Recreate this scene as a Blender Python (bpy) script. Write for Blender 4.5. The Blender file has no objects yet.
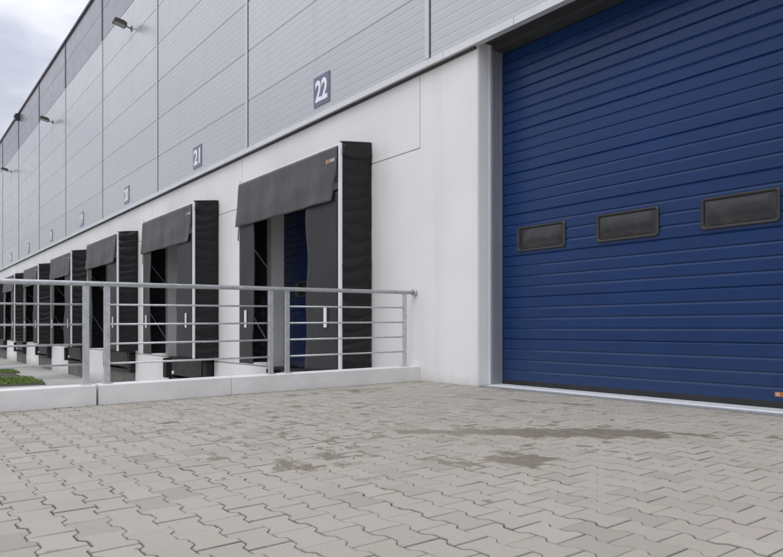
import bpy, math, random
from mathutils import Vector, Matrix
random.seed(7)
sc = bpy.context.scene
COL = sc.collection

# ------------------------------------------------------------------ helpers
class MB:
    def __init__(self):
        self.v = []; self.f = []; self.m = []; self.s = []
    def face(self, idx, m=0, s=False):
        self.f.append(tuple(idx)); self.m.append(m); self.s.append(s)
    def quad(self, a, b, c, d, m=0, s=False):
        n = len(self.v); self.v += [tuple(a), tuple(b), tuple(c), tuple(d)]
        self.face((n, n+1, n+2, n+3), m, s)
    def box(self, x0, x1, y0, y1, z0, z1, m=0, bev=0.0):
        if bev <= 0:
            n = len(self.v)
            self.v += [(x0,y0,z0),(x1,y0,z0),(x1,y1,z0),(x0,y1,z0),(x0,y0,z1),(x1,y0,z1),(x1,y1,z1),(x0,y1,z1)]
            for q in ((0,3,2,1),(4,5,6,7),(0,1,5,4),(1,2,6,5),(2,3,7,6),(3,0,4,7)):
                self.face([n+i for i in q], m)
            return
        b = bev
        # chamfered box: 24 vertices
        n = len(self.v); idx = {}
        for sx in (0,1):
            for sy in (0,1):
                for sz in (0,1):
                    X = (x0,x1)[sx]; Y = (y0,y1)[sy]; Z = (z0,z1)[sz]
                    dx = b if sx == 0 else -b; dy = b if sy == 0 else -b; dz = b if sz == 0 else -b
                    for ax, p in enumerate(((X, Y+dy, Z+dz),(X+dx, Y, Z+dz),(X+dx, Y+dy, Z))):
                        idx[(sx,sy,sz,ax)] = len(self.v); self.v.append(p)
        for a in (0,1):
            q = [idx[(a,0,0,0)], idx[(a,1,0,0)], idx[(a,1,1,0)], idx[(a,0,1,0)]]; self.face(q if a else q[::-1], m)
            q = [idx[(0,a,0,1)], idx[(1,a,0,1)], idx[(1,a,1,1)], idx[(0,a,1,1)]]; self.face(q[::-1] if a else q, m)
            q = [idx[(0,0,a,2)], idx[(1,0,a,2)], idx[(1,1,a,2)], idx[(0,1,a,2)]]; self.face(q if a else q[::-1], m)
        for a in (0,1):
            for c in (0,1):
                self.face([idx[(0,a,c,1)], idx[(1,a,c,1)], idx[(1,a,c,2)], idx[(0,a,c,2)]], m)
                self.face([idx[(a,0,c,0)], idx[(a,1,c,0)], idx[(a,1,c,2)], idx[(a,0,c,2)]], m)
                self.face([idx[(a,c,0,0)], idx[(a,c,1,0)], idx[(a,c,1,1)], idx[(a,c,0,1)]], m)
        for sx in (0,1):
            for sy in (0,1):
                for sz in (0,1):
                    self.face([idx[(sx,sy,sz,k)] for k in range(3)], m)
    def tube(self, p, q, r, n=12, m=0, cap=True):
        p = Vector(p); q = Vector(q); d = (q-p).normalized()
        a = d.orthogonal().normalized(); b = d.cross(a)
        k = len(self.v)
        for c in (p, q):
            for i in range(n):
                t = 2*math.pi*i/n
                self.v.append(tuple(c + a*math.cos(t)*r + b*math.sin(t)*r))
        for i in range(n):
            j = (i+1) % n
            self.face((k+i, k+j, k+n+j, k+n+i), m, True)
        if cap:
            self.face([k+i for i in range(n)][::-1], m); self.face([k+n+i for i in range(n)], m)
    def bar(self, p, q, w, h, m=0):
        p = Vector(p); q = Vector(q); d = (q-p).normalized()
        up = Vector((0,0,1)) if abs(d.z) < .95 else Vector((1,0,0))
        a = d.cross(up).normalized(); b = a.cross(d).normalized()
        k = len(self.v)
        for c in (p, q):
            for s, t in ((-1,-1),(1,-1),(1,1),(-1,1)):
                self.v.append(tuple(c + a*s*w/2 + b*t*h/2))
        for i in range(4):
            j = (i+1) % 4; self.face((k+i, k+j, k+4+j, k+4+i), m)
        self.face((k+3,k+2,k+1,k), m); self.face((k+4,k+5,k+6,k+7), m)
    def profile(self, pts, x0, x1, m=0):       # pts: (y, z) polyline extruded along x
        k = len(self.v)
        for (y, z) in pts:
            self.v += [(x0,y,z),(x1,y,z)]
        for i in range(len(pts)-1):
            self.face((k+2*i, k+2*i+1, k+2*i+3, k+2*i+2), m)
    def sheet(self, fn, nu, nv, th, axis, m=0, s=True):
        """two-sided sheet: fn(u,v)->point ; th thickness along axis vector"""
        ax = Vector(axis)*th; k = len(self.v)
        for side in (0, 1):
            for i in range(nu+1):
                for j in range(nv+1):
                    p = Vector(fn(i/nu, j/nv)); self.v.append(tuple(p + ax*side))
        N = (nu+1)*(nv+1); W = nv+1
        for i in range(nu):
            for j in range(nv):
                a = k+i*W+j
                self.face((a, a+1, a+W+1, a+W), m, s)
                self.face((N+a, N+a+W, N+a+W+1, N+a+1), m, s)
        for i in range(nu):
            for j in (0, nv):
                a = k+i*W+j; self.face((a, a+W, N+a+W, N+a), m)
        for j in range(nv):
            for i in (0, nu):
                a = k+i*W+j; self.face((a, a+1, N+a+1, N+a), m)
    def build(self, name, mats, parent=None, fixn=True, loc=None):
        me = bpy.data.meshes.new(name); me.from_pydata(self.v, [], self.f)
        if not isinstance(mats, (list, tuple)): mats = [mats]
        for x in mats: me.materials.append(x)
        me.polygons.foreach_set('material_index', self.m)
        me.polygons.foreach_set('use_smooth', self.s)
        if fixn:
            import bmesh
            bm = bmesh.new(); bm.from_mesh(me)
            bmesh.ops.recalc_face_normals(bm, faces=bm.faces); bm.to_mesh(me); bm.free()
        me.update()
        o = bpy.data.objects.new(name, me); COL.objects.link(o)
        if parent: o.parent = parent
        if loc: o.location = loc
        return o

def empty(name, loc=(0,0,0)):
    o = bpy.data.objects.new(name, None); COL.objects.link(o); o.location = loc
    o.empty_display_size = .2
    return o
def tag(o, label=None, cat=None, group=None, kind=None):
    for k, v in (('label',label),('category',cat),('group',group),('kind',kind)):
        if v: o[k] = v
    return o
def copy_tree(o, parent=None):
    c = o.copy(); COL.objects.link(c)
    if parent: c.parent = parent
    for ch in list(o.children): copy_tree(ch, c)
    return c

# ------------------------------------------------------------------ materials
def nodes_of(name):
    m = bpy.data.materials.new(name); m.use_nodes = True
    nt = m.node_tree; b = nt.nodes['Principled BSDF']
    return m, nt, b
def N(nt, t, **kw):
    n = nt.nodes.new(t)
    for k, v in kw.items():
        if k.startswith('i_'): n.inputs[k[2:].replace('_', ' ')].default_value = v
        else: setattr(n, k, v)
    return n
def math_(nt, op, a, b=None, clamp=False):
    n = nt.nodes.new('ShaderNodeMath'); n.operation = op; n.use_clamp = clamp
    for i, x in enumerate((a, b)):
        if x is None: continue
        if isinstance(x, (int, float)): n.inputs[i].default_value = x
        else: nt.links.new(x, n.inputs[i])
    return n.outputs[0]
def mapr(nt, v, a, b, c=0., d=1.):
    n = nt.nodes.new('ShaderNodeMapRange'); n.interpolation_type = 'SMOOTHSTEP'
    nt.links.new(v, n.inputs[0])
    for i, x in enumerate((a, b, c, d)): n.inputs[i+1].default_value = x
    return n.outputs[0]
def noise(nt, vec, scale, detail=4, rough=.55, stretch=None):
    if stretch:
        mp = nt.nodes.new('ShaderNodeMapping'); mp.inputs['Scale'].default_value = stretch
        nt.links.new(vec, mp.inputs[0]); vec = mp.outputs[0]
    n = nt.nodes.new('ShaderNodeTexNoise'); n.inputs['Scale'].default_value = scale
    n.inputs['Detail'].default_value = detail; n.inputs['Roughness'].default_value = rough
    nt.links.new(vec, n.inputs['Vector']); return n.outputs[0]
def mixc(nt, fac, a, b, blend='MIX'):
    n = nt.nodes.new('ShaderNodeMix'); n.data_type = 'RGBA'; n.blend_type = blend
    for i, x in ((0, fac), (6, a), (7, b)):
        if isinstance(x, (int, float)): n.inputs[i].default_value = x
        elif isinstance(x, tuple): n.inputs[i].default_value = x if len(x) == 4 else (*x, 1)
        else: nt.links.new(x, n.inputs[i])
    return n.outputs[2]
def bump(nt, b, h, strength, dist=.01, bevel=0):
    n = nt.nodes.new('ShaderNodeBump'); n.inputs['Strength'].default_value = strength
    n.inputs['Distance'].default_value = dist
    nt.links.new(h, n.inputs['Height'])
    if bevel:
        v = nt.nodes.new('ShaderNodeBevel'); v.samples = 4; v.inputs['Radius'].default_value = bevel
        nt.links.new(v.outputs[0], n.inputs['Normal'])
    nt.links.new(n.outputs[0], b.inputs['Normal'])
def simple(name, col, rough=.5, metal=0., var=.12, vs=3., bmp=.1, bs=60., bd=.004, rvar=.1, spec=.5, bevel=0, stretch=None, coat=0):
    m, nt, b = nodes_of(name)
    tc = nt.nodes.new('ShaderNodeTexCoord').outputs['Object']
    n1 = noise(nt, tc, vs, 6, .6, stretch)
    lo = tuple(c*(1-var) for c in col); hi = tuple(min(1, c*(1+var)) for c in col)
    nt.links.new(mixc(nt, mapr(nt, n1, .25, .75), lo, hi), b.inputs['Base Color'])
    n2 = noise(nt, tc, vs*4, 4)
    nt.links.new(mapr(nt, n2, .2, .8, max(0.02, rough-rvar), min(1, rough+rvar)), b.inputs['Roughness'])
    b.inputs['Metallic'].default_value = metal
    b.inputs['Specular IOR Level'].default_value = spec
    if coat: b.inputs['Coat Weight'].default_value = coat
    if bmp: bump(nt, b, noise(nt, tc, bs, 4), bmp, bd, bevel)
    return m

# painted concrete with faint streaks and splash dirt low down
def wall_mat():
    m, nt, b = nodes_of('white_painted_concrete')
    tc = nt.nodes.new('ShaderNodeTexCoord').outputs['Object']
    big = noise(nt, tc, .55, 5); fine = noise(nt, tc, 14, 6, .65)
    streak = noise(nt, tc, 1.0, 5, .6, (3.2, 3.2, .18))
    c = mixc(nt, mapr(nt, big, .3, .7), (.76,.757,.74), (.835,.828,.81))
    c = mixc(nt, mapr(nt, streak, .5, .75, 0, .25), c, (.60,.60,.585))
    c = mixc(nt, mapr(nt, fine, .55, .8, 0, .25), c, (.64,.65,.65))
    sep = nt.nodes.new('ShaderNodeSeparateXYZ'); nt.links.new(tc, sep.inputs[0])
    low = mapr(nt, math_(nt, 'ADD', sep.outputs[2], math_(nt, 'MULTIPLY', noise(nt, tc, 5, 5), -.35)), -.24, .02, .4, 0)
    above = mapr(nt, sep.outputs[2], -.03, -.02, 0, 1)
    c = mixc(nt, math_(nt, 'MULTIPLY', low, above), c, (.42,.40,.37))
    foot = mapr(nt, math_(nt, 'ADD', sep.outputs[2], math_(nt, 'MULTIPLY', noise(nt, tc, 4, 5), -.5)), -1.4, -1.0, .7, 0)
    c = mixc(nt, foot, c, (.42,.40,.37))
    nt.links.new(c, b.inputs['Base Color']); b.inputs['Roughness'].default_value = .75
    h = math_(nt, 'ADD', noise(nt, tc, 90, 3), math_(nt, 'MULTIPLY', noise(nt, tc, 3, 4), 2.))
    bump(nt, b, h, .22, .004, .006)
    return m

def paver_mat():
    m, nt, b = nodes_of('concrete_paver')
    tc = nt.nodes.new('ShaderNodeTexCoord').outputs['Object']
    geo = nt.nodes.new('ShaderNodeNewGeometry'); isl = geo.outputs['Random Per Island']
    sep = nt.nodes.new('ShaderNodeSeparateXYZ'); nt.links.new(tc, sep.inputs[0])
    X, Y = sep.outputs[0], sep.outputs[1]
    cr = nt.nodes.new('ShaderNodeValToRGB'); nt.links.new(isl, cr.inputs[0])
    e = cr.color_ramp.elements
    e[0].position = 0; e[0].color = (.300,.278,.236,1); e[1].position = 1; e[1].color = (.405,.378,.328,1)
    for p, c in ((.15,(.352,.328,.282,1)),(.45,(.382,.356,.309,1)),(.62,(.380,.340,.300,1)),(.8,(.352,.335,.284,1))):
        k = e.new(p); k.color = c
    c = mixc(nt, mapr(nt, noise(nt, tc, 1.1, 5), .3, .7, 0, .3), cr.outputs[0], (.425,.40,.352))
    c = mixc(nt, mapr(nt, noise(nt, tc, 190, 3, .7), .48, .70, 0, .5), c, (.23,.215,.185))
    c = mixc(nt, mapr(nt, noise(nt, tc, 18, 5, .7), .52, .75, 0, .35), c, (.33,.32,.30))
    gx = mapr(nt, math_(nt, 'ADD', X, math_(nt, 'MULTIPLY', noise(nt, tc, 7, 5, .7), -.16)), -7.52, -7.40, .75, 0)
    gy = mapr(nt, math_(nt, 'SUBTRACT', Y, math_(nt, 'MULTIPLY', noise(nt, tc, 7, 5, .7), -.16)), -.03, .08, 0, .75)
    c = mixc(nt, math_(nt, 'MAXIMUM', gx, gy), c, (.15,.135,.105))
    # damp patches: shapes of their own, gathered along one diagonal low line and a few hollows
    def gauss(d2, w): return math_(nt, 'POWER', 2.718, math_(nt, 'MULTIPLY', d2, -1./(w*w)))
    def sq(a): return math_(nt, 'MULTIPLY', a, a)
    def blob(cx, cy, ax, ay, ang, amp):
        ca, sa = math.cos(ang), math.sin(ang)
        dx = math_(nt, 'SUBTRACT', X, cx); dy = math_(nt, 'SUBTRACT', Y, cy)
        u = math_(nt, 'ADD', math_(nt, 'MULTIPLY', dx, ca), math_(nt, 'MULTIPLY', dy, sa))
        v = math_(nt, 'SUBTRACT', math_(nt, 'MULTIPLY', dy, ca), math_(nt, 'MULTIPLY', dx, sa))
        d2 = math_(nt, 'ADD', sq(math_(nt, 'DIVIDE', u, ax)), sq(math_(nt, 'DIVIDE', v, ay)))
        return math_(nt, 'MULTIPLY', gauss(d2, 1.), amp)
    bias = None
    for a in ((-3.15,-2.1,1.0,.22,.80,.30),(-1.75,-.75,1.2,.22,.8,.17),(-2.75,-3.15,.55,.3,.8,.165),(-2.3,-2.6,1.2,.6,.75,.05),(-4.1,-3.3,1.3,.45,.8,.05),(-3.05,-2.0,.6,.30,.8,.14),(-3.75,-2.75,.55,.10,.8,.16),(-4.4,-2.8,2.9,2.2,.7,.088),
              (-4.6,-.75,1.6,.13,.35,.27),(-6.9,-1.6,.35,1.2,.0,.24),(-5.2,-4.2,.9,.6,.3,.11),(-5.8,-3.3,.8,.5,.5,.11),(-6.6,-.10,1.4,.10,0,.22),(-3.6,-4.1,.8,.5,.5,.16)):
        g = blob(*a); bias = g if bias is None else math_(nt, 'ADD', bias, g)
    n = math_(nt, 'ADD', math_(nt, 'MULTIPLY', noise(nt, tc, 5.2, 6, .62), .66), math_(nt, 'MULTIPLY', isl, .15))
    d1 = mapr(nt, math_(nt, 'ADD', n, bias), (.64), .71)
    n9 = math_(nt, 'ADD', math_(nt, 'MULTIPLY', noise(nt, tc, 8.5, 4, .55), .74), math_(nt, 'MULTIPLY', isl, .10))
    d2 = mapr(nt, math_(nt, 'ADD', n9, blob(-4.6,-3.0,3.2,1.9,(.6),.145)), .61, .645)
    d = math_(nt, 'MAXIMUM', d1, math_(nt, 'MULTIPLY', d2, .9))
    wear = mapr(nt, noise(nt, tc, 30, 5, .7), .25, .7,   .6, 1.)
    c = mixc(nt, math_(nt, 'MULTIPLY', d, wear), c, (.175,.145,.102))
    nt.links.new(c, b.inputs['Base Color'])
    nt.links.new(mapr(nt, d, 0, 1, .80, .45), b.inputs['Roughness'])
    b.inputs['Specular IOR Level'].default_value = .35
    bump(nt, b, math_(nt, 'ADD', noise(nt, tc, 160, 4, .7), math_(nt, 'MULTIPLY', noise(nt, tc, 25, 3), .7)), .5, .004)
    
    return m

def edge_mat():
    m, nt, b = nodes_of('dusty_paver_edge')
    tc = nt.nodes.new('ShaderNodeTexCoord').outputs['Object']
    c = mixc(nt, mapr(nt, noise(nt, tc, 2.2, 6, .7), .35, .65), (.19,.175,.145), (.33,.31,.27))
    c = mixc(nt, mapr(nt, noise(nt, tc, 60, 4, .7), .45, .7, 0, .35), c, (.12,.11,.09))
    nt.links.new(c, b.inputs['Base Color']); b.inputs['Roughness'].default_value = .9
    return m

def ground_mat(name, a, c2, s=.6, bmpv=.3):
    m, nt, b = nodes_of(name)
    tc = nt.nodes.new('ShaderNodeTexCoord').outputs['Object']
    c = mixc(nt, mapr(nt, noise(nt, tc, s, 6, .65), .3, .7), a, c2)
    c = mixc(nt, mapr(nt, noise(nt, tc, 30, 4, .7), .5, .75, 0, .4), c, tuple(x*.6 for x in a))
    nt.links.new(c, b.inputs['Base Color']); b.inputs['Roughness'].default_value = .85
    bump(nt, b, noise(nt, tc, 60, 4), bmpv, .006)
    return m

def cladding_mat(name, col, rough):
    m, nt, b = nodes_of(name)
    tc = nt.nodes.new('ShaderNodeTexCoord').outputs['Object']
    sep = nt.nodes.new('ShaderNodeSeparateXYZ'); nt.links.new(tc, sep.inputs[0])
    # each panel sheet is a slightly different batch
    px = math_(nt, 'FLOOR', math_(nt, 'DIVIDE', math_(nt, 'ADD', sep.outputs[0], 7.22), 5.88))
    pz = math_(nt, 'FLOOR', math_(nt, 'DIVIDE', math_(nt, 'SUBTRACT', sep.outputs[2], 4.47), 1.04))
    cmb = nt.nodes.new('ShaderNodeCombineXYZ'); nt.links.new(px, cmb.inputs[0]); nt.links.new(pz, cmb.inputs[1])
    wn = nt.nodes.new('ShaderNodeTexWhiteNoise'); nt.links.new(cmb.outputs[0], wn.inputs['Vector'])
    lo = tuple(x*.955 for x in col); hi = tuple(x*1.045 for x in col)
    c = mixc(nt, wn.outputs[0], lo, hi)
    st = noise(nt, tc, 1., 5, .6, (2.2, 2.2, .12))
    c = mixc(nt, mapr(nt, st, .5, .8, 0, .22), c, tuple(x*.72 for x in col))
    nt.links.new(c, b.inputs['Base Color'])
    nt.links.new(mapr(nt, noise(nt, tc, 2.5, 4), .2, .8, rough-.05, rough+.08), b.inputs['Roughness'])
    b.inputs['Metallic'].default_value = .25
    bump(nt, b, noise(nt, tc, .7, 2), .05, .02)
    return m

def fabric_mat(name, col, rough, crease):
    m, nt, b = nodes_of(name)
    tc = nt.nodes.new('ShaderNodeTexCoord').outputs['Object']
    c = mixc(nt, mapr(nt, noise(nt, tc, 1.6, 5, .65), .3, .7), tuple(x*.82 for x in col), tuple(x*1.18 for x in col))
    dust = mapr(nt, noise(nt, tc, 3., 6, .7, (1, 1, .35)), .52, .8, 0, .3)
    c = mixc(nt, dust, c, tuple(x*1.9 for x in col))
    nt.links.new(c, b.inputs['Base Color']); b.inputs['Roughness'].default_value = rough
    b.inputs['Specular IOR Level'].default_value = .4
    h = math_(nt, 'ADD', noise(nt, tc, 3.2, 3, .5, crease), math_(nt, 'MULTIPLY', noise(nt, tc, 300, 2), .03))
    bump(nt, b, h, .5, .03)
    return m

M = {}
M['wall'] = wall_mat()
M['paver'] = paver_mat()
M['edge'] = edge_mat()
M['sand'] = ground_mat('joint_sand', (.075,.068,.055), (.21,.195,.16), 5)
M['yard'] = ground_mat('yard_concrete', (.31,.30,.275), (.42,.41,.38), .35)
M['soil'] = ground_mat('dark_soil', (.045,.038,.03), (.08,.07,.055), 2)
M['grassbase'] = ground_mat('turf_soil', (.08,.11,.03), (.12,.15,.045), 3)
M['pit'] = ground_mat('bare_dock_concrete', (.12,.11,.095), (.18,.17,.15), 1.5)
M['kerb'] = simple('pale_precast_concrete', (.74,.735,.715), .8, var=.09, vs=2.2, bmp=.35, bs=110, bd=.003, bevel=.008)
M['clad'] = cladding_mat('light_grey_coated_steel', (.50,.507,.52), .22)
M['band'] = cladding_mat('mid_grey_coated_steel', (.225,.228,.262), .22)
M['flash'] = simple('pale_grey_flashing', (.68,.685,.69), .4, .2, var=.06, bmp=.05)
M['trimdark'] = simple('dark_coping', (.03,.032,.038), .45, .2, var=.1, bmp=.05)
M['shadowgap'] = simple('dark_shadow_gap', (.05,.05,.055), .8, var=.1, bmp=.05)  # dark stand-in for shade under the flashing and for cover-strip grooves
M['joint'] = simple('grey_joint_sealant', (.24,.23,.215), .8, var=.15, bmp=.05)
M['cover'] = simple('pale_cover_strip', (.56,.57,.60), .35, .25, var=.05, bmp=.04)
M['jamb'] = simple('pale_painted_jamb', (.86,.86,.85), .6, 0, var=.05, vs=1.2, bmp=.05, stretch=(3,3,.5))
M['frame'] = simple('grey_steel_frame', (.33,.345,.39), .42, .35, var=.08, vs=1.5, bmp=.06, stretch=(6,6,.5))
M['head'] = simple('dark_grey_head_frame', (.06,.062,.06), .55, .2, var=.08, bmp=.06)
M['blue'] = simple('blue_coated_steel', (.0045,.030,.120), .30, 0, var=.10, vs=.9, bmp=.06, bs=120, bd=.0015, rvar=.06, spec=.36)
M['dockblue_shaded'] = simple('shade_darkened_dock_blue', (.0045,.014,.058), .4, 0, var=.2, vs=1.2, bmp=.05)  # door blue darkened to carry the shade inside the shelters
_m = M['blue']; nt = _m.node_tree; b = nt.nodes['Principled BSDF']
_src = b.inputs['Base Color'].links[0].from_socket
tc_ = nt.nodes.new('ShaderNodeTexCoord').outputs['Object']
sp_ = nt.nodes.new('ShaderNodeSeparateXYZ'); nt.links.new(tc_, sp_.inputs[0])
_low = mapr(nt, math_(nt, 'ADD', sp_.outputs[2], math_(nt, 'MULTIPLY', noise(nt, tc_, 4, 6, .7), -.9)), -.45, .5, .30, .03)
_scr = mapr(nt, noise(nt, tc_, 1.4, 6, .75, (.5, 1, 9)), .62, .74, 0, .16)
_spk = mapr(nt, noise(nt, tc_, 45, 3, .7), .64, .78, 0, .22)
nt.links.new(mixc(nt, math_(nt, 'MAXIMUM', math_(nt, 'MAXIMUM', _low, _scr), _spk), _src, (.05,.068,.105)), b.inputs['Base Color'])
M['rubber'] = simple('black_rubber', (.016,.016,.017), .7, var=.25, vs=5, bmp=.25, bs=50)
M['winframe'] = simple('dark_grey_window_frame', (.045,.043,.041), .5, var=.1, bmp=.1)
M['galv'] = simple('galvanised_steel', (.52,.54,.55), .42, .5, var=.16, vs=22, bmp=.08, bs=90, bd=.002, rvar=.12)
M['alu'] = simple('white_aluminium_profile', (.78,.79,.80), .4, .1, var=.05, bmp=.03)
M['sidefab'] = fabric_mat('black_side_fabric', (.0048,.0048,.005), .45, (1,.5,2.4))
M['headfab'] = fabric_mat('charcoal_curtain', (.068,.0665,.0675), .5, (1.3,1.3,.25))
M['curtfab'] = fabric_mat('dark_grey_curtain', (.027,.0265,.0275), .55, (1.2,1.2,.3))
M['white'] = simple('white_reflective_mark', (.82,.82,.80), .4, var=.04, bmp=.02)
M['orange'] = simple('orange_sticker', (.48,.12,.03), .45, var=.15, vs=40, bmp=.02)
M['cream'] = simple('cream_sticker', (.45,.36,.32), .45, var=.15, vs=40, bmp=.02)
M['sign'] = simple('slate_blue_sign', (.105,.122,.195), .14, var=.06, bmp=.02, coat=.25, spec=.6)
M['signwhite'] = simple('white_sign_number', (.85,.86,.88), .4, var=.02, bmp=.0)
M['steel'] = simple('worn_dark_steel', (.055,.05,.045), .55, .5, var=.35, vs=6, bmp=.3)
M['lamp'] = simple('olive_grey_lamp_housing', (.07,.07,.06), .45, .4, var=.1, bmp=.05)
M['lampglass'] = simple('lamp_glass', (.30,.31,.30), .12, 0, var=.05, bmp=0)
M['grass'] = simple('grass_blade', (.14,.20,.042), .6, var=.35, vs=2.5, bmp=0)
M['roof'] = simple('roof_membrane', (.30,.30,.31), .8, var=.1, vs=.3)
M['darkint'] = simple('dark_interior', (.02,.02,.02), .9, bmp=0)
mp, nt, b = nodes_of('smoked_acrylic_pane'); M['pane'] = mp
tc_ = nt.nodes.new('ShaderNodeTexCoord').outputs['Object']
dust_ = mapr(nt, noise(nt, tc_, 6, 6, .7), .45, .75, 0, .5)
nt.links.new(mixc(nt, dust_, (.016,.016,.018), (.055,.052,.048)), b.inputs['Base Color'])
nt.links.new(mapr(nt, noise(nt, tc_, 9, 4), .3, .7, .06, .16), b.inputs['Roughness'])
b.inputs['Specular IOR Level'].default_value = .6
bump(nt, b, noise(nt, tc_, 5, 2), .10, .02)

# ------------------------------------------------------------------ dimensions
EYE = .76; YARD = -1.15
SLOPE = .0105                       # paving falls away from the building
TOPZ = 12.66; CLAD0 = 4.47; PAN = 1.04
JOINTS = [-7.18,-13.02,-18.75,-24.55,-30.35,-36.15,-42.2,-48.3,-54.3,-60.3,-66.3]
DOCKR = [-8.62,-14.66,-20.72,-26.8,-33.3,-39.9,-46.8]      # right edge of each shelter
SW = 3.65
SIGNX = [-10.02,-15.78,-21.65,-27.5,-33.25,-39.1,-44.9]
DOCKC = [r - SW/2 for r in DOCKR]
XL, XR = -76., 12.
DOOR = (-6.27, -2.23)

# ------------------------------------------------------------------ ground
# lower truck yard, running to the horizon
g = MB(); g.quad((-900,-900,YARD),(900,-900,YARD),(900,900,YARD),(-900,900,YARD))
tag(g.build('yard', M['yard'], fixn=False), kind='structure')
# raised apron body (bed of the pavers)
KX = -7.44
def gz(y): return SLOPE*y
ap = MB()
y1 = -26.
ap.v += [(KX-.02,.0,gz(0)-.0075),(XR,.0,gz(0)-.0075),(XR,y1,gz(y1)-.0075),(KX-.02,y1,gz(y1)-.0075),
         (KX-.02,.0,YARD-.3),(XR,.0,YARD-.3),(XR,y1,YARD-.3),(KX-.02,y1,YARD-.3)]
for q in ((0,3,2,1),(4,5,6,7),(0,1,5,4),(1,2,6,5),(2,3,7,6),(3,0,4,7)): ap.face(q)
tag(ap.build('apron_bed', M['sand']), kind='structure')

# interlocking double-T pavers: modelled one by one inside a single paving surface
PX, PY, DEL = .22, .155, .0135
def paver_outline(g, cut=.004):
    h = PY/2; L = PX/2
    xs = [-L, -.069, -.041, .041, .069, L]
    ys = [h+DEL, h+DEL, h-DEL, h-DEL, h+DEL, h+DEL]
    top = []
    pts = []
    for x, y in zip(xs, ys):
        pts.append((x, y))
    up = [(-L+g, pts[0][1]-cut-g), (-L+cut+g, pts[0][1]-g)] + [(x, y-g) for x, y in pts[1:5]] + [(L-cut-g, pts[5][1]-g), (L-g, pts[5][1]-cut-g)]
    return up
def add_pavers(mb, xa, xb, ya, yb):
    rings = []
    for ct, g_ in ((.001,.0014),(.0015,.0020),(.003,.0016),(.004,.0018),(.005,.0021),(.002,.0030)):
        o_out = paver_outline(g_, ct); o_top = paver_outline(g_+.0032, ct)
        rings.append((o_out + [(x, -y) for x, y in o_out[::-1]], o_top + [(x, -y) for x, y in o_top[::-1]]))
    n = len(o_out); R = 2*n
    nx = int((xb-xa)/PX)+2; ny = int((yb-ya)/PY)+1
    for j in range(ny):
        cy = yb - PY*(j+.5)
        for i in range(nx):
            cx = xa + PX*(i+(.5 if j % 2 else 0.)) 
            if cx + PX/2 < xa + .02 or cx - PX/2 > xb: continue
            dz = random.gauss(0, .0012); tx = random.gauss(0, .006); ty = random.gauss(0, .006)
            ja = random.gauss(0, .0008); jb = random.gauss(0, .0008)
            k = len(mb.v); ring_out, ring_top = random.choice(rings)
            for ring, z in ((ring_top, 0.), (ring_out, -.0028), (ring_out, -.03)):
                for (x, y) in ring:
                    X = max(cx+x+ja, xa+.002); Yy = min(cy+y+jb, yb-.002)
                    mb.v.append((X, Yy, gz(Yy) + z + dz + tx*x + ty*y))
            # top: quads between the upper and lower edge of the outline
            for a in range(n-1):
                mb.face((k+a, k+R-1-a, k+R-2-a, k+a+1))
            for a in range(R):
                c = (a+1) % R
                mb.face((k+a, k+c, k+R+c, k+R+a), 1); mb.face((k+R+a, k+R+c, k+2*R+c, k+2*R+a), 1)
pv = MB(); add_pavers(pv, KX, 6.0, -10.0, 0.0)
pvo = pv.build('paving', [M['paver'], M['edge']], fixn=True)
tag(pvo, kind='structure')
# the rest of the apron further back
fb = MB(); fb.quad((KX,-10.03,gz(-10.03)),(XR,-10.03,gz(-10.03)),(XR,-26,gz(-26)),(KX,-26,gz(-26)))
fb.quad((6.15,0,gz(0)),(XR,0,gz(0)),(XR,-10.03,gz(-10.03)),(6.15,-10.03,gz(-10.03)))
tag(fb.build('apron', M['yard'], fixn=False), kind='structure')

# turf islands in the yard with strips of bare soil
def turf(x0, x1, ya, yb, dens=230):
    base = MB(); base.box(x0, x1, ya, yb, YARD-.05, YARD+.05)
    nb = int((x1-x0)*(yb-ya)*dens)
    for _ in range(nb):
        x = random.uniform(x0+.02, x1-.02); y = random.uniform(ya, yb-.02)
        h = random.uniform(.05,.11); a = random.uniform(0, math.pi); w = random.uniform(.012,.03)
        lx = random.gauss(0,.035); ly = random.gauss(0,.035); k = len(base.v); z = YARD+.048
        base.v += [(x-w*math.cos(a), y-w*math.sin(a), z),(x+w*math.cos(a), y+w*math.sin(a), z),(x+lx, y+ly, z+h)]
        base.face((k,k+1,k+2), 1)
    o = base.build('grass', [M['grassbase'], M['grass']], fixn=False)
    return tag(o, 'short green grass on the turf islands in the truck yard', 'grass', kind='stuff')
turf(-28.7,-25.6,-7.5,-1.68); turf(-34.6,-32.0,-7.5,-1.5); turf(-41.5,-38.0,-7.5,-1.5, 120)
so = MB()
for x0, x1 in ((-31.8,-30.2),(-25.5,-25.0),(-37.5,-36.5)):
    so.box(x0, x1, -7.5, -1.75, YARD-.05, YARD+.025)
tag(so.build('soil_strip', M['soil']), kind='structure')

# ------------------------------------------------------------------ warehouse
wh = empty('warehouse', ((XL+XR)/2*0, 0, 0))
tag(wh, 'long white and grey clad warehouse with numbered loading docks and a blue sectional door', 'warehouse')

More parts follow.
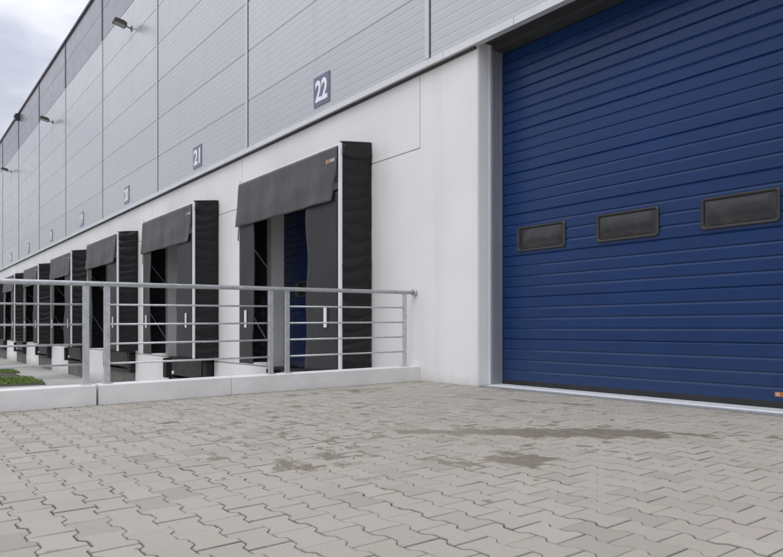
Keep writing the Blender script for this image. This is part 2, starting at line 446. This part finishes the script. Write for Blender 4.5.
# concrete wall as one stepped relief: joints, dock openings, pits and the door opening are real recesses
ODL, ODR_ = 1.62, 1.56                                   # half width of a dock door opening
PITW = 1.55
HOLES = []                                  # x0,x1,z0,z1,depth,mat
for c in DOCKC:
    HOLES.append((c-ODL, c+ODR_, .0, 3.24, .50, 0))
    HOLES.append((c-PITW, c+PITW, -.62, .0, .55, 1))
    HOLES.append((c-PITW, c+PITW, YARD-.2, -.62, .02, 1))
HOLES.append((DOOR[0], DOOR[1], -.2, 4.52, .60, 0))
GROOVES = []
for i, x in enumerate([-7.44,-13.42,-19.4,-25.4,-31.4,-37.4,-43.4,-49.4,-55.4,-61.4,-67.4]):
    GROOVES.append((x-.007, x+.007, 3.366, 4.6))
GROOVES.append((XL, -7.433, 3.352, 3.366))
GROOVES.append((XL, -7.44, -.028, -.008))
def depth(x, z):
    for h in HOLES:
        if h[0] < x < h[1] and h[2] < z < h[3]: return h[4], h[5]
    for g_ in GROOVES:
        if g_[0] < x < g_[1] and g_[2] < z < g_[3]: return .016, 2
    return 0., 0
xs = {XL, XR}; zs = {YARD-.2, 4.60}
for h in HOLES: xs |= {h[0], h[1]}; zs |= {h[2], h[3]}
for g_ in GROOVES: xs |= {g_[0], g_[1]}; zs |= {g_[2], g_[3]}
xs = sorted(x for x in xs if XL <= x <= XR); zs = sorted(z for z in zs if YARD-.21 <= z <= 4.6)
wl = MB(); D_ = {}
for i in range(len(xs)-1):
    for j in range(len(zs)-1):
        D_[i,j] = depth((xs[i]+xs[i+1])/2, (zs[j]+zs[j+1])/2)
for (i,j), (d, mi) in D_.items():
    x0, x1, z0, z1 = xs[i], xs[i+1], zs[j], zs[j+1]
    wl.quad((x0,d,z0),(x1,d,z0),(x1,d,z1),(x0,d,z1), mi)
    if (i+1,j) in D_:
        e, m2 = D_[i+1,j]
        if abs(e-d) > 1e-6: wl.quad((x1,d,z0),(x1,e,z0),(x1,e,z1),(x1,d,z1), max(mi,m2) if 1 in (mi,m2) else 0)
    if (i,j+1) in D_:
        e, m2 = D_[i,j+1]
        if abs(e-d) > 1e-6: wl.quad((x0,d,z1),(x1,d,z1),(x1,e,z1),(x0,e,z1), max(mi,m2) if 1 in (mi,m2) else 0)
wl.build('concrete_wall', [M['wall'], M['pit'], M['joint']], wh, fixn=False)

# end walls, back and roof
sh = MB()
sh.quad((XR,0,YARD-.2),(XR,60,YARD-.2),(XR,60,TOPZ-.1),(XR,0,TOPZ-.1)); sh.quad((XL,0,YARD-.2),(XL,60,YARD-.2),(XL,60,TOPZ-.1),(XL,0,TOPZ-.1))
sh.quad((XL,60,YARD-.2),(XR,60,YARD-.2),(XR,60,TOPZ-.1),(XL,60,TOPZ-.1))
sh.build('outer_wall', M['clad'], wh, fixn=False)
rf = MB(); rf.quad((XL,-.05,TOPZ-.12),(XR,-.05,TOPZ-.12),(XR,60,TOPZ-.12),(XL,60,TOPZ-.12)); rf.build('roof', M['roof'], wh, fixn=False)

# ribbed sandwich panels
def clad_profile(z0, n, ptop=None):
    pts = []; Yf = -.07
    for k in range(n):
        a = z0 + k*PAN; bz = a + PAN
        if ptop and k == n-1: bz = ptop
        ribs = 8; w = (bz-a)/ribs
        pts += [(Yf+.010, a), (Yf+.010, a+.006), (Yf, a+.014)]
        for r in range(ribs):
            s = a + r*w
            if r > 0: pts += [(Yf, s-.014), (Yf+.0018, s-.006), (Yf+.0018, s+.006), (Yf, s+.012)]
        pts += [(Yf, bz-.014), (Yf+.010, bz-.006)]
        pts += [(Yf+.010, bz)]
    return pts
c1 = MB(); c1.profile(clad_profile(CLAD0, 6), XL, XR); c1.build('cladding', M['clad'], wh, fixn=False)
c2 = MB(); c2.profile(clad_profile(CLAD0+6*PAN, 2, TOPZ-.03), XL, XR); c2.build('parapet_band', M['band'], wh, fixn=False)
# flashing along the bottom of the panels, in lengths
cuts = [XR, .5, -5.55] + [j+.35 for j in JOINTS] + [XL]
for a, b_ in zip(cuts[:-1], cuts[1:]):
    fl = MB()
    fl.box(b_+.004, a-.004, -.097, -.089, 4.435, 4.525)
    fl.box(b_+.004, a-.004, -.089, .0, 4.435, 4.443)
    fl.quad((b_+.004,-.097,4.525),(a-.004,-.097,4.525),(a-.004,-.068,4.538),(b_+.004,-.068,4.538))
    fl.build('flashing', M['flash'], wh)
sg = MB(); sg.box(XL, DOOR[0]-.01, -.045, -.001, 4.408, 4.432); sg.build('shadow_line_strip', M['shadowgap'], wh)  # dark strip painted as the shadow line below the flashing
# vertical cover strips; dark strip on the near side stands in for a groove
for j in JOINTS:
    cs = MB()
    cs.box(j-.055, j+.035, -.086, -.06, 4.545, CLAD0+6*PAN-.002, 0)
    cs.box(j-.055, j+.035, -.086, -.06, CLAD0+6*PAN, TOPZ-.05, 2)
    cs.box(j+.036, j+.062, -.0735, -.05, 4.545, TOPZ-.05, 1)
    cs.build('cover_strip', [M['cover'], M['shadowgap'], M['trimdark']], wh)
cp = MB(); cp.box(XL, XR, -.125, -.03, TOPZ-.055, TOPZ+.05, 0, .006); cp.box(XL, XR, -.03, .4, TOPZ+.02, TOPZ+.05, 0)
cp.build('coping', M['trimdark'], wh)

# door frame inside the recess
fr = MB()
dl, dr = DOOR
fr.box(dl+.002, dl+.012, .012, .24, .0, 4.505, 0)                       # pale jamb lining
fr.box(dl+.0115, dl+.015, .205, .225, .02, 4.5, 0)
fr.build('jamb_lining', M['jamb'], wh); fr = MB()
fr.box(dr-.012, dr-.002, .012, .24, .0, 4.505, 0)
fr.build('jamb_lining', M['jamb'], wh)
f2 = MB()
f2.box(dl+.002, dl+.028, .245, .47, .0, 4.50, 0, .003); f2.box(dl+.022, dl+.034, .40, .44, .0, 4.44, 0); f2.build('door_frame', M['frame'], wh); f2 = MB()
f2.box(dr-.028, dr-.002, .245, .47, .0, 4.50, 0, .003); f2.build('door_frame', M['frame'], wh)
f3 = MB(); f3.box(dl+.03, dr-.03, .25, .47, 4.44, 4.505, 0, .003); f3.build('door_head', M['head'], wh); f3 = MB(); f3.box(dl+.014, dr-.014, .0, .245, 4.506, 4.518, 0); f3.build('door_soffit', M['head'], wh)
th = MB(); th.box(dl+.03, dr-.03, .17, .60, -.06, .012, 0, .004); th.build('threshold', M['alu'], wh)
th = MB(); th.box(dl+.06, dr-.03, .05, .165, -.06, .002); th.build('drain_cover', M['galv'], wh)

# the blue sectional door
def door_leaf(mb, x0, x1, z0, z1, pitch, Y, t=.04, gd=.011, gw=.032):
    pts = [(Y+t, z0), (Y, z0)]
    z = z0 + pitch; k = 1
    while z < z1 - .02:
        sect = (k % 4 == 0)
        w = gw*(.8 if sect else 1); d = gd*(1.35 if sect else 1)
        pts += [(Y, z-w*.85), (Y+d, z-w*.1), (Y+d, z+w*.06), (Y+.001, z+w*.14), (Y, z+w*.2)]
        z += pitch; k += 1
    pts += [(Y, z1), (Y+t, z1)]
    mb.profile(pts, x0, x1)
dY = .45
dm = MB(); door_leaf(dm, dl+.034, dr-.034, .075, 4.60, .1365, dY)
door = dm.build('sectional_door', M['blue'], wh)
def window(parent, x0, x1, z0, z1, Y, r=.035, fw=.032):
    def ring(x0, x1, z0, z1, r, n=5):
        P = []
        for cx, cz, a0 in ((x1-r,z1-r,0),(x0+r,z1-r,90),(x0+r,z0+r,180),(x1-r,z0+r,270)):
            for i in range(n+1):
                a = math.radians(a0+90*i/n); P.append((cx+r*math.cos(a), cz+r*math.sin(a)))
        return P
    o = ring(x0,x1,z0,z1,r); o2 = ring(x0+.01,x1-.01,z0+.01,z1-.01,r*.85); i2 = ring(x0+fw-.012,x1-fw+.012,z0+fw-.012,z1-fw+.012,r*.7); i_ = ring(x0+fw,x1-fw,z0+fw,z1-fw,r*.5)
    f = MB(); n = len(o); k = 0
    for R_, y in ((o, Y+.002), (o, Y-.014), (o2, Y-.024), (i2, Y-.022), (i_, Y-.004), (i_, Y+.01)):
        f.v += [(x, y, z) for x, z in R_]
    for s in range(5):
        for a in range(n):
            c = (a+1) % n
            f.face((s*n+a, s*n+c, (s+1)*n+c, (s+1)*n+a), 0, False)
    f.build('window_frame', M['winframe'], parent)
    p = MB(); nu, nv = 28, 14; X0,X1,Z0,Z1 = x0+fw-.012, x1-fw+.012, z0+fw-.012, z1-fw+.012
    def fn(u, v):
        e = min(1, 6*min(u,1-u)*(X1-X0)/.5) ; h = min(1, 5*min(v,1-v))
        s = (e*e*(3-2*e))*math.sin(math.pi*v)**.75*1.7
        return (X0+u*(X1-X0), Y-.002-.010*s, Z0+v*(Z1-Z0))
    p.sheet(fn, nu, nv, .004, (0,1,0)); p.build('pane', M['pane'], parent)
for a, b_ in ((-5.975,-5.205),(-4.755,-3.97),(-3.505,-2.745)): window(door, a, b_, 1.752, 2.072, dY)
bs = MB(); bs.box(dl+.034, dr-.034, dY-.006, dY+.04, .016, .074, 0, .004); bs.build('bottom_seal', M['rubber'], door)
ss = MB(); ss.box(dl+.029, dl+.036, dY-.012, dY+.0, .02, 4.43, 0); ss.build('side_seal', M['rubber'], door)
st = MB(); st.box(-2.80,-2.60, dY-.004, dY-.001, .120, .165, 0); st.box(-2.79,-2.755, dY-.0055, dY-.004, .126, .160, 1); st.build('sticker', [M['orange'], M['cream']], door)

# dock doors
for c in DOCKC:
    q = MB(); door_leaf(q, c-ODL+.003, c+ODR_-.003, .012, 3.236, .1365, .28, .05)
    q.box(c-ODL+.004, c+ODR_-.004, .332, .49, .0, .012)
    dd = q.build('dock_door', M['dockblue_shaded'], wh)
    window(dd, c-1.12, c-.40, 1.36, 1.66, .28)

# ------------------------------------------------------------------ dock shelters
def wob(a, b, seed):
    return (math.sin(a*7.1+seed)*.5 + math.sin(a*17.3+b*2.1+seed*1.7)*.3 + math.sin(a*31.7-b*3.3+seed*.6)*.2)
HW = SW/2; ZB = .075; ZF = 3.545; ZW = 3.70; PR = .60
def make_shelter(sd):
    root = empty('dock_shelter')
    # fabric side panels with sagging folds and a tucked corner flap
    for sgn in (1, -1):
        mb = MB()
        def fn(u, v, s=sgn):
            y = -.003 - u*(PR-.008); z = ZB + v*((ZW + (ZF+.08-ZW)*u) - ZB)
            edge = min(1, 8*min(u, 1-u))
            # sagging horizontal folds, pinned along the front and the wall
            sag = .045*math.sin(math.pi*u)
            zz = z + sag
            fold = abs(math.sin(zz*math.pi/.215 + .9*math.sin(z*1.9+sd) + 1.1*u + sd*2 + .5*math.sin(z*6.1+sd*3+u*4)))
            amp = .050*edge*(.65+.35*math.sin(z*1.3+.5+sd))
            d = amp*(fold**.75) + .004*wob(z, u*3, 2.+sd)
            if v > .93: d += .012*math.sin((v-.93)/.07*math.pi)*edge
            return (s*(HW-.012 + d), y, z)
        mb.sheet(fn, 12, 220, -.012*sgn, (1,0,0), 0, True)
        sp = mb.build('side_panel', M['sidefab'], root)
        fm = MB()
        def fl2(u, v, s=sgn):
            y = -.05 - u*(PR-.10); zt = ZW-.06 + (ZF+.04-ZW+.06)*u
            return (s*(HW+.012+.012*v + .006*math.sin(u*9)), y + v*.03*(1-2*u), zt - v*(.17+.05*math.sin(u*math.pi)))
        fm.sheet(fl2, 12, 6, -.006*sgn, (1,0,0), 0, True)
        fm.build('corner_flap', M['sidefab'], sp)
    # frame profiles
    for sgn in (1, -1):
        p = MB(); p.box(min(sgn*(HW-.045), sgn*(HW+.004)), max(sgn*(HW-.045), sgn*(HW+.004)), -PR-.012, -PR+.035, ZB, ZF+.055, 0, .004)
        p.build('front_post', M['alu'], root)
    t = MB(); t.box(-HW+.046, HW-.046, -PR-.010, -PR+.035, ZF+.012, ZF+.052, 0, .004); t.build('top_rail', M['alu'], root)
    r = MB()
    def rf_(u, v): return (-HW+.02 + u*(SW-.04), -.003 - v*(PR-.01), ZW-.012+(ZF+.053-ZW)*v - .015*math.sin(math.pi*v)*abs(math.sin(u*9)))
    r.sheet(rf_, 36, 6, -.01, (0,0,1), 0, True); r.build('roof_panel', M['sidefab'], root)
    # head curtain: hangs slightly outwards, slit at both ends
    h = MB()
    zt, zb_ = ZF+.014, 2.725
    def hd(u, v):
        x0 = -HW+.05 - .05*v; x1 = HW-.06 - (.0 if v < .55 else .085*(v-.55)/.45 + .03)
        out = .012 + .035*v**1.15
        w = .011*(.25+v)*(math.sin(u*15+1.1+sd*1.9)+.6*math.sin(u*31+.3+sd)) + .004*math.sin(v*9+u*4)
        return (x0+(x1-x0)*u, -PR-.014-out-w, zt + (zb_-zt)*v)
    h.sheet(hd, 60, 22, .006, (0,1,0), 0, True)
    hc = h.build('head_curtain', M['headfab'], root)
    e1 = MB()
    def ef2(u, v): return (-HW+.0+.035*u-.01*v, -PR-.012-.01*v, 2.80-.33*v)
    e1.sheet(ef2, 3, 8, .005, (0,1,0)); e1.build('end_strip', M['sidefab'], hc)
    k = MB(); k.box(HW-.36, HW-.11, -PR-.036, -PR-.024, 3.335, 3.385, 0); k.box(HW-.33, HW-.24, -PR-.0375, -PR-.036, 3.342, 3.378, 1)
    k.build('sticker', [M['cream'], M['orange']], hc)
    # side curtains
    for sgn in (1, -1):
        c = MB()
        def cf(u, v, s=sgn):
            w = (.92 if s > 0 else .66) + .03*v
            x = HW-.05 - u*(w + .03*math.sin(v*6+sd*2+s) + .02*math.sin(v*13+sd)); out = .004 + .012*u + (.018*math.sin(v*7+u*3+sd*1.3)*u + .014*math.sin(v*15+sd)*u*u)*min(1,v*2)*.7 + .02*v*u
            return (s*x, -PR-.006-out*.85, 2.86 - v*(2.86-ZB-.01))
        c.sheet(cf, 14, 60, .006, (0,1,0), 0, True)
        co = c.build('side_curtain', M['curtfab'], root)
        mk = MB()
        mk.box(sgn*1.445-.038, sgn*1.445+.038, -PR-.046, -PR-.030, .77, 1.10, 0, .002)
        mk.build('marker_stripe', M['white'], co)
    # brace arms on the inside of each side panel
    for sgn in (1, -1):
        for za, zb2 in ((2.62, 1.98), (1.36, .50)):
            a = MB(); a.tube((sgn*(HW-.06), -PR+.05, za), (sgn*(HW-.06), -.02, zb2), .014, 8)
            a.build('brace_arm', M['galv'], root)
    return root
NUM = [22,21,20,19,18,17,16]
SHL = ['black fabric dock shelter under the number 22 sign, nearest the big blue door',
       'black dock shelter under the number 21 sign, second from the blue door',
       'black dock shelter under the number 20 sign, third from the blue door',
       'black dock shelter under the number 19 sign, fourth from the blue door',
       'black dock shelter under the number 18 sign, fifth from the blue door',
       'black dock shelter under the number 17 sign, sixth from the blue door',
       'farthest visible black dock shelter at the left edge, under the number 16 sign']
for i, c in enumerate(DOCKC):
    o = make_shelter(i*1.37)
    o.location = (c, 0, 0)
    tag(o, SHL[i], 'dock shelter', 'dock shelters along the facade')

# ------------------------------------------------------------------ dock levellers and bumpers
def make_leveller():
    root = empty('dock_leveller')
    a = MB(); a.box(-1.05, 1.05, -.02, .53, -.075, -.012, 0, .004); a.build('deck_plate', M['steel'], root)
    l = MB(); l.box(-1.02, 1.02, -.10, -.065, -.46, -.02, 0, .004)
    for x in (-.8,-.4,0,.4,.8): l.box(x-.05, x+.05, -.064, -.02, -.06, -.02)
    l.build('lip_plate', M['steel'], root)
    f = MB(); f.box(-1.12, -1.07, -.05, .5, -.58, -.08); f.box(1.07, 1.12, -.05, .5, -.58, -.08); f.box(-1.12, 1.12, -.055, -.02, -.60, -.54)
    f.build('support_frame', M['steel'], root)
    w = MB(); w.tube((-.88,-.085,-.40),(-.88,-.135,-.40),.045,14); w.build('lip_lamp', M['white'], root)
    return root
def make_bumper():
    mb = MB(); mb.box(-.125,.125,-.17,.0,-.56,-.04,0,.012)
    for z in (-.15,-.30,-.45):
        mb.tube((-.06,-.165,z),(-.06,-.178,z),.022,10,1); mb.tube((.06,-.165,z),(.06,-.178,z),.022,10,1)
    return mb.build('dock_bumper', [M['rubber'], M['steel']])
lv = make_leveller(); bmpr = make_bumper()
for i, c in enumerate(DOCKC):
    o = lv if i == 0 else copy_tree(lv)
    o.location = (c, -.002, 0)
    tag(o, 'dark steel dock leveller in the pit below the number %d shelter' % NUM[i], 'dock leveller', 'dock levellers below the shelters')
    for s in (-1, 1):
        q = bmpr if (i == 0 and s == -1) else copy_tree(bmpr)
        q.location = (c + s*(PITW-.16), -.001, 0)
        tag(q, 'black rubber bumper at the %s end of the pit below the number %d shelter' % ('left' if s < 0 else 'right', NUM[i]), 'bumper', 'rubber bumpers at the dock pits')

# ------------------------------------------------------------------ number signs
def text_mesh(txt, w, h):
    cu = bpy.data.curves.new('number', 'FONT'); cu.body = txt; cu.extrude = .004; cu.offset = .03; cu.resolution_u = 6
    ob = bpy.data.objects.new('number', cu); COL.objects.link(ob)
    bpy.context.view_layer.update()
    dg = bpy.context.evaluated_depsgraph_get()
    me = bpy.data.meshes.new_from_object(ob.evaluated_get(dg))
    bpy.data.objects.remove(ob)
    xs_ = [v.co.x for v in me.vertices]; ys_ = [v.co.y for v in me.vertices]
    cx = (min(xs_)+max(xs_))/2; cy = (min(ys_)+max(ys_))/2
    sx = w/(max(xs_)-min(xs_)); sy = h/(max(ys_)-min(ys_))
    for v in me.vertices:
        x, y, z = v.co; v.co = ((x-cx)*sx, -z-.0085, (y-cy)*sy)
    me.name = 'number'
    return me
for i, x in enumerate(SIGNX):
    pl = MB(); pl.box(-.262,.262,-.008,.012,-.262,.262,0,.002)
    o = empty('dock_sign', (x, -.0785, 4.915))
    pl.build('sign_panel', M['sign'], o)
    me = text_mesh(str(NUM[i]), .40, .375); me.materials.append(M['signwhite'])
    t = bpy.data.objects.new('number', me); COL.objects.link(t); t.parent = o
    tag(o, 'square blue-grey sign reading %d in white, on the cladding above its dock' % NUM[i], 'sign', 'dock number signs')

# ------------------------------------------------------------------ floodlights
def make_flood():
    root = empty('floodlight')
    a = MB(); a.box(-.06,.06,-.02,.0,-.09,.09,0,.003); a.tube((0,-.02,.0),(0,-.24,.05),.024,10); a.build('arm', M['lamp'], root)
    b = MB()
    tilt = math.radians(12)
    def P(x, l, h): return (x, -.20 - l*math.cos(tilt) - h*math.sin(tilt)*-1*0, .06 + l*math.sin(tilt) + h)
    prof = [(0,-.07),(0,.05),(.10,.085),(.40,.06),(.44,.0),(.44,-.07)]
    k = 0
    for x in (-.17,.17): b.v += [P(x,l,h) for l,h in prof]
    n = len(prof)
    b.face(range(n)); b.face(range(n,2*n))
    for i in range(n): j=(i+1)%n; b.face((i,j,n+j,n+i))
    b.build('housing', M['lamp'], root)
    g_ = MB(); g_.v += [P(-.14,.04,-.074),P(.14,.04,-.074),P(.14,.41,-.074),P(-.14,.41,-.074),P(-.14,.04,-.066),P(.14,.04,-.066),P(.14,.41,-.066),P(-.14,.41,-.066)]
    for q in ((0,3,2,1),(4,5,6,7),(0,1,5,4),(1,2,6,5),(2,3,7,6),(3,0,4,7)): g_.face(q)
    g_.build('lens', M['lampglass'], root)
    return root
fp = make_flood()
for i, (x, lab) in enumerate(((-21.15,'grey wall floodlight high on the cladding, nearest of the row'),(-32.9,'grey wall floodlight high on the cladding, middle one of three'),(-44.8,'grey wall floodlight at the left edge of the photo, farthest of three'))):
    o = fp if i == 0 else copy_tree(fp)
    o.location = (x, -.07, 9.93); o.scale = (.85,)*3; tag(o, lab, 'floodlight', 'floodlights on the cladding')
eb = MB(); eb.box(-.14,.14,-.20,-.0,-.42,-.06,0,.02); eb.box(-.05,.05,-.26,-.19,-.30,-.16,0,.01)
o = eb.build('equipment_box', M['trimdark'], loc=(-42.0,-.075,TOPZ)); tag(o, 'small dark box fixed under the roof edge beside a cladding joint', 'box')

# ------------------------------------------------------------------ low retaining wall and railing
rw = MB()
ends = [0.0, -2.90, -4.39, -7.35, -10.3, -14.0, -20.0, -26.0]
for n_, (a, b_) in enumerate(zip(ends[:-1], ends[1:])):
    ga = .002 if n_ in (0, 1) else .011; gb = .002 if n_ == 0 else .011
    if n_ == 0: ga = .004
    if n_ == 1: gb = .012
    y0, y1_ = b_+gb, a-ga
    pr = [(KX-.21, YARD-.1), (KX-.21, .205), (KX-.203, .212), (KX-.010, .212), (KX, .202), (KX, YARD-.1)]
    k = len(rw.v)
    for y in (y0, y1_):
        for (x, z) in pr: rw.v.append((x, y, z + (gz(y) if z > 0 else 0)))
    m_ = len(pr)
    for i in range(m_):
        j = (i+1) % m_; rw.face((k+i, k+j, k+m_+j, k+m_+i))
    rw.face([k+i for i in range(m_)]); rw.face([k+m_+i for i in range(m_)])
o = rw.build('retaining_wall', M['kerb'])
tag(o, 'low pale concrete retaining wall along the paving edge under the railing', 'low wall')

RXp = KX-.105
rl = empty('railing', (RXp, 0, .2))
tag(rl, 'galvanised steel pipe railing with four thin rails on the low concrete wall', 'railing')
def zr(y, h): return h + gz(y) - .2
def rail_tube(name, ya, yb, h, r, n=14):
    mb = MB(); mb.tube((0, ya, zr(ya, h)), (0, yb, zr(yb, h)), r, n); return mb
mb = rail_tube('handrail', -.04, -10.9, 1.275, .026)
mb.tube((0,-.045,zr(0,1.275)),(0,-.004,zr(0,1.275)),.05,16); mb.build('handrail', M['galv'], rl)
secs = [(-.20,-2.10),(-2.33,-4.27),(-4.48,-6.42),(-6.64,-8.6),(-8.8,-10.75)]
for (a, b_) in secs:
    for y in (a, b_):
        p = MB(); p.box(-.012, .012, y-.032, y+.032, zr(y,.212), zr(y,1.255), 0, .003)
        p.box(-.055, .055, y-.05, y+.05, zr(y,.213), zr(y,.222), 0, .002)
        for bx in (-.038,.038): p.tube((bx, y, zr(y,.221)), (bx, y, zr(y,.235)), .009, 6)
        p.build('post', M['galv'], rl)
    for h in (1.055, .845, .635, .425):
        rail_tube('rail', a-.03, b_+.03, h, .0105, 8).build('rail', M['galv'], rl)

# ------------------------------------------------------------------ camera, world, light
cam = bpy.data.cameras.new('camera'); co = bpy.data.objects.new('camera', cam); COL.objects.link(co)
co.location = (0, -6.2, EYE)
TH = math.atan(511.5/669.6)
F = Vector((-math.cos(TH), math.sin(TH), 0))
co.rotation_euler = F.to_track_quat('-Z', 'Y').to_euler()
cam.sensor_width = 36; cam.lens = 669.6/783*36; cam.shift_y = 49.5/783
cam.clip_start = .05; cam.clip_end = 3000
sc.camera = co

SUN_EL = math.radians(60); SUN_AZ = math.radians(152)     # azimuth from +Y clockwise: front-left of the facade
w = bpy.data.worlds.new('World'); sc.world = w; w.use_nodes = True
nt = w.node_tree; nt.nodes.clear()
out = nt.nodes.new('ShaderNodeOutputWorld')
sky = nt.nodes.new('ShaderNodeTexSky'); sky.sky_type = 'NISHITA'; sky.sun_disc = False
sky.sun_elevation = SUN_EL; sky.sun_rotation = SUN_AZ; sky.air_density = 1.2; sky.dust_density = 2.
bg1 = nt.nodes.new('ShaderNodeBackground'); bg1.inputs[1].default_value = .10; nt.links.new(sky.outputs[0], bg1.inputs[0])
bg2 = nt.nodes.new('ShaderNodeBackground'); bg2.inputs[1].default_value = 1.0
tcw = nt.nodes.new('ShaderNodeTexCoord').outputs['Generated']
n1 = noise(nt, tcw, 2.3, 6, .55, (1,1,2.6)); n2 = noise(nt, tcw, 5.5, 5, .6, (1,1,2.2))
cl = math_(nt, 'ADD', math_(nt, 'MULTIPLY', n1, .7), math_(nt, 'MULTIPLY', n2, .3))
cc = mixc(nt, mapr(nt, cl, .38, .60), (.335,.357,.428), (.54,.545,.592))
sw = nt.nodes.new('ShaderNodeSeparateXYZ'); nt.links.new(tcw, sw.inputs[0])
grad = math_(nt, 'ADD', math_(nt, 'MULTIPLY', math_(nt, 'MAXIMUM', sw.outputs[2], 0.), 1.75), .62)      # overcast sky, brighter overhead than at the horizon
vm = nt.nodes.new('ShaderNodeVectorMath'); vm.operation = 'SCALE'; nt.links.new(cc, vm.inputs[0]); nt.links.new(grad, vm.inputs['Scale'])
nt.links.new(vm.outputs[0], bg2.inputs[0])
mx = nt.nodes.new('ShaderNodeMixShader'); nt.links.new(mapr(nt, n2, .3, .6, .93, 1.), mx.inputs[0])
nt.links.new(bg1.outputs[0], mx.inputs[1]); nt.links.new(bg2.outputs[0], mx.inputs[2]); nt.links.new(mx.outputs[0], out.inputs[0])

sl = bpy.data.lights.new('sun', 'SUN'); sl.energy = .6; sl.angle = math.radians(42); sl.color = (1., .965, .92)
so_ = bpy.data.objects.new('sun', sl); COL.objects.link(so_)
sd = Vector((math.sin(SUN_AZ)*math.cos(SUN_EL), math.cos(SUN_AZ)*math.cos(SUN_EL), math.sin(SUN_EL)))
so_.rotation_euler = (-sd).to_track_quat('-Z', 'Y').to_euler(); so_.location = sd*30

sc.view_settings.view_transform = 'Standard'; sc.view_settings.look = 'None'
sc.view_settings.exposure = .58; sc.view_settings.gamma = 1; sc.view_settings.use_curve_mapping = False
sc.cycles.max_bounces = 8
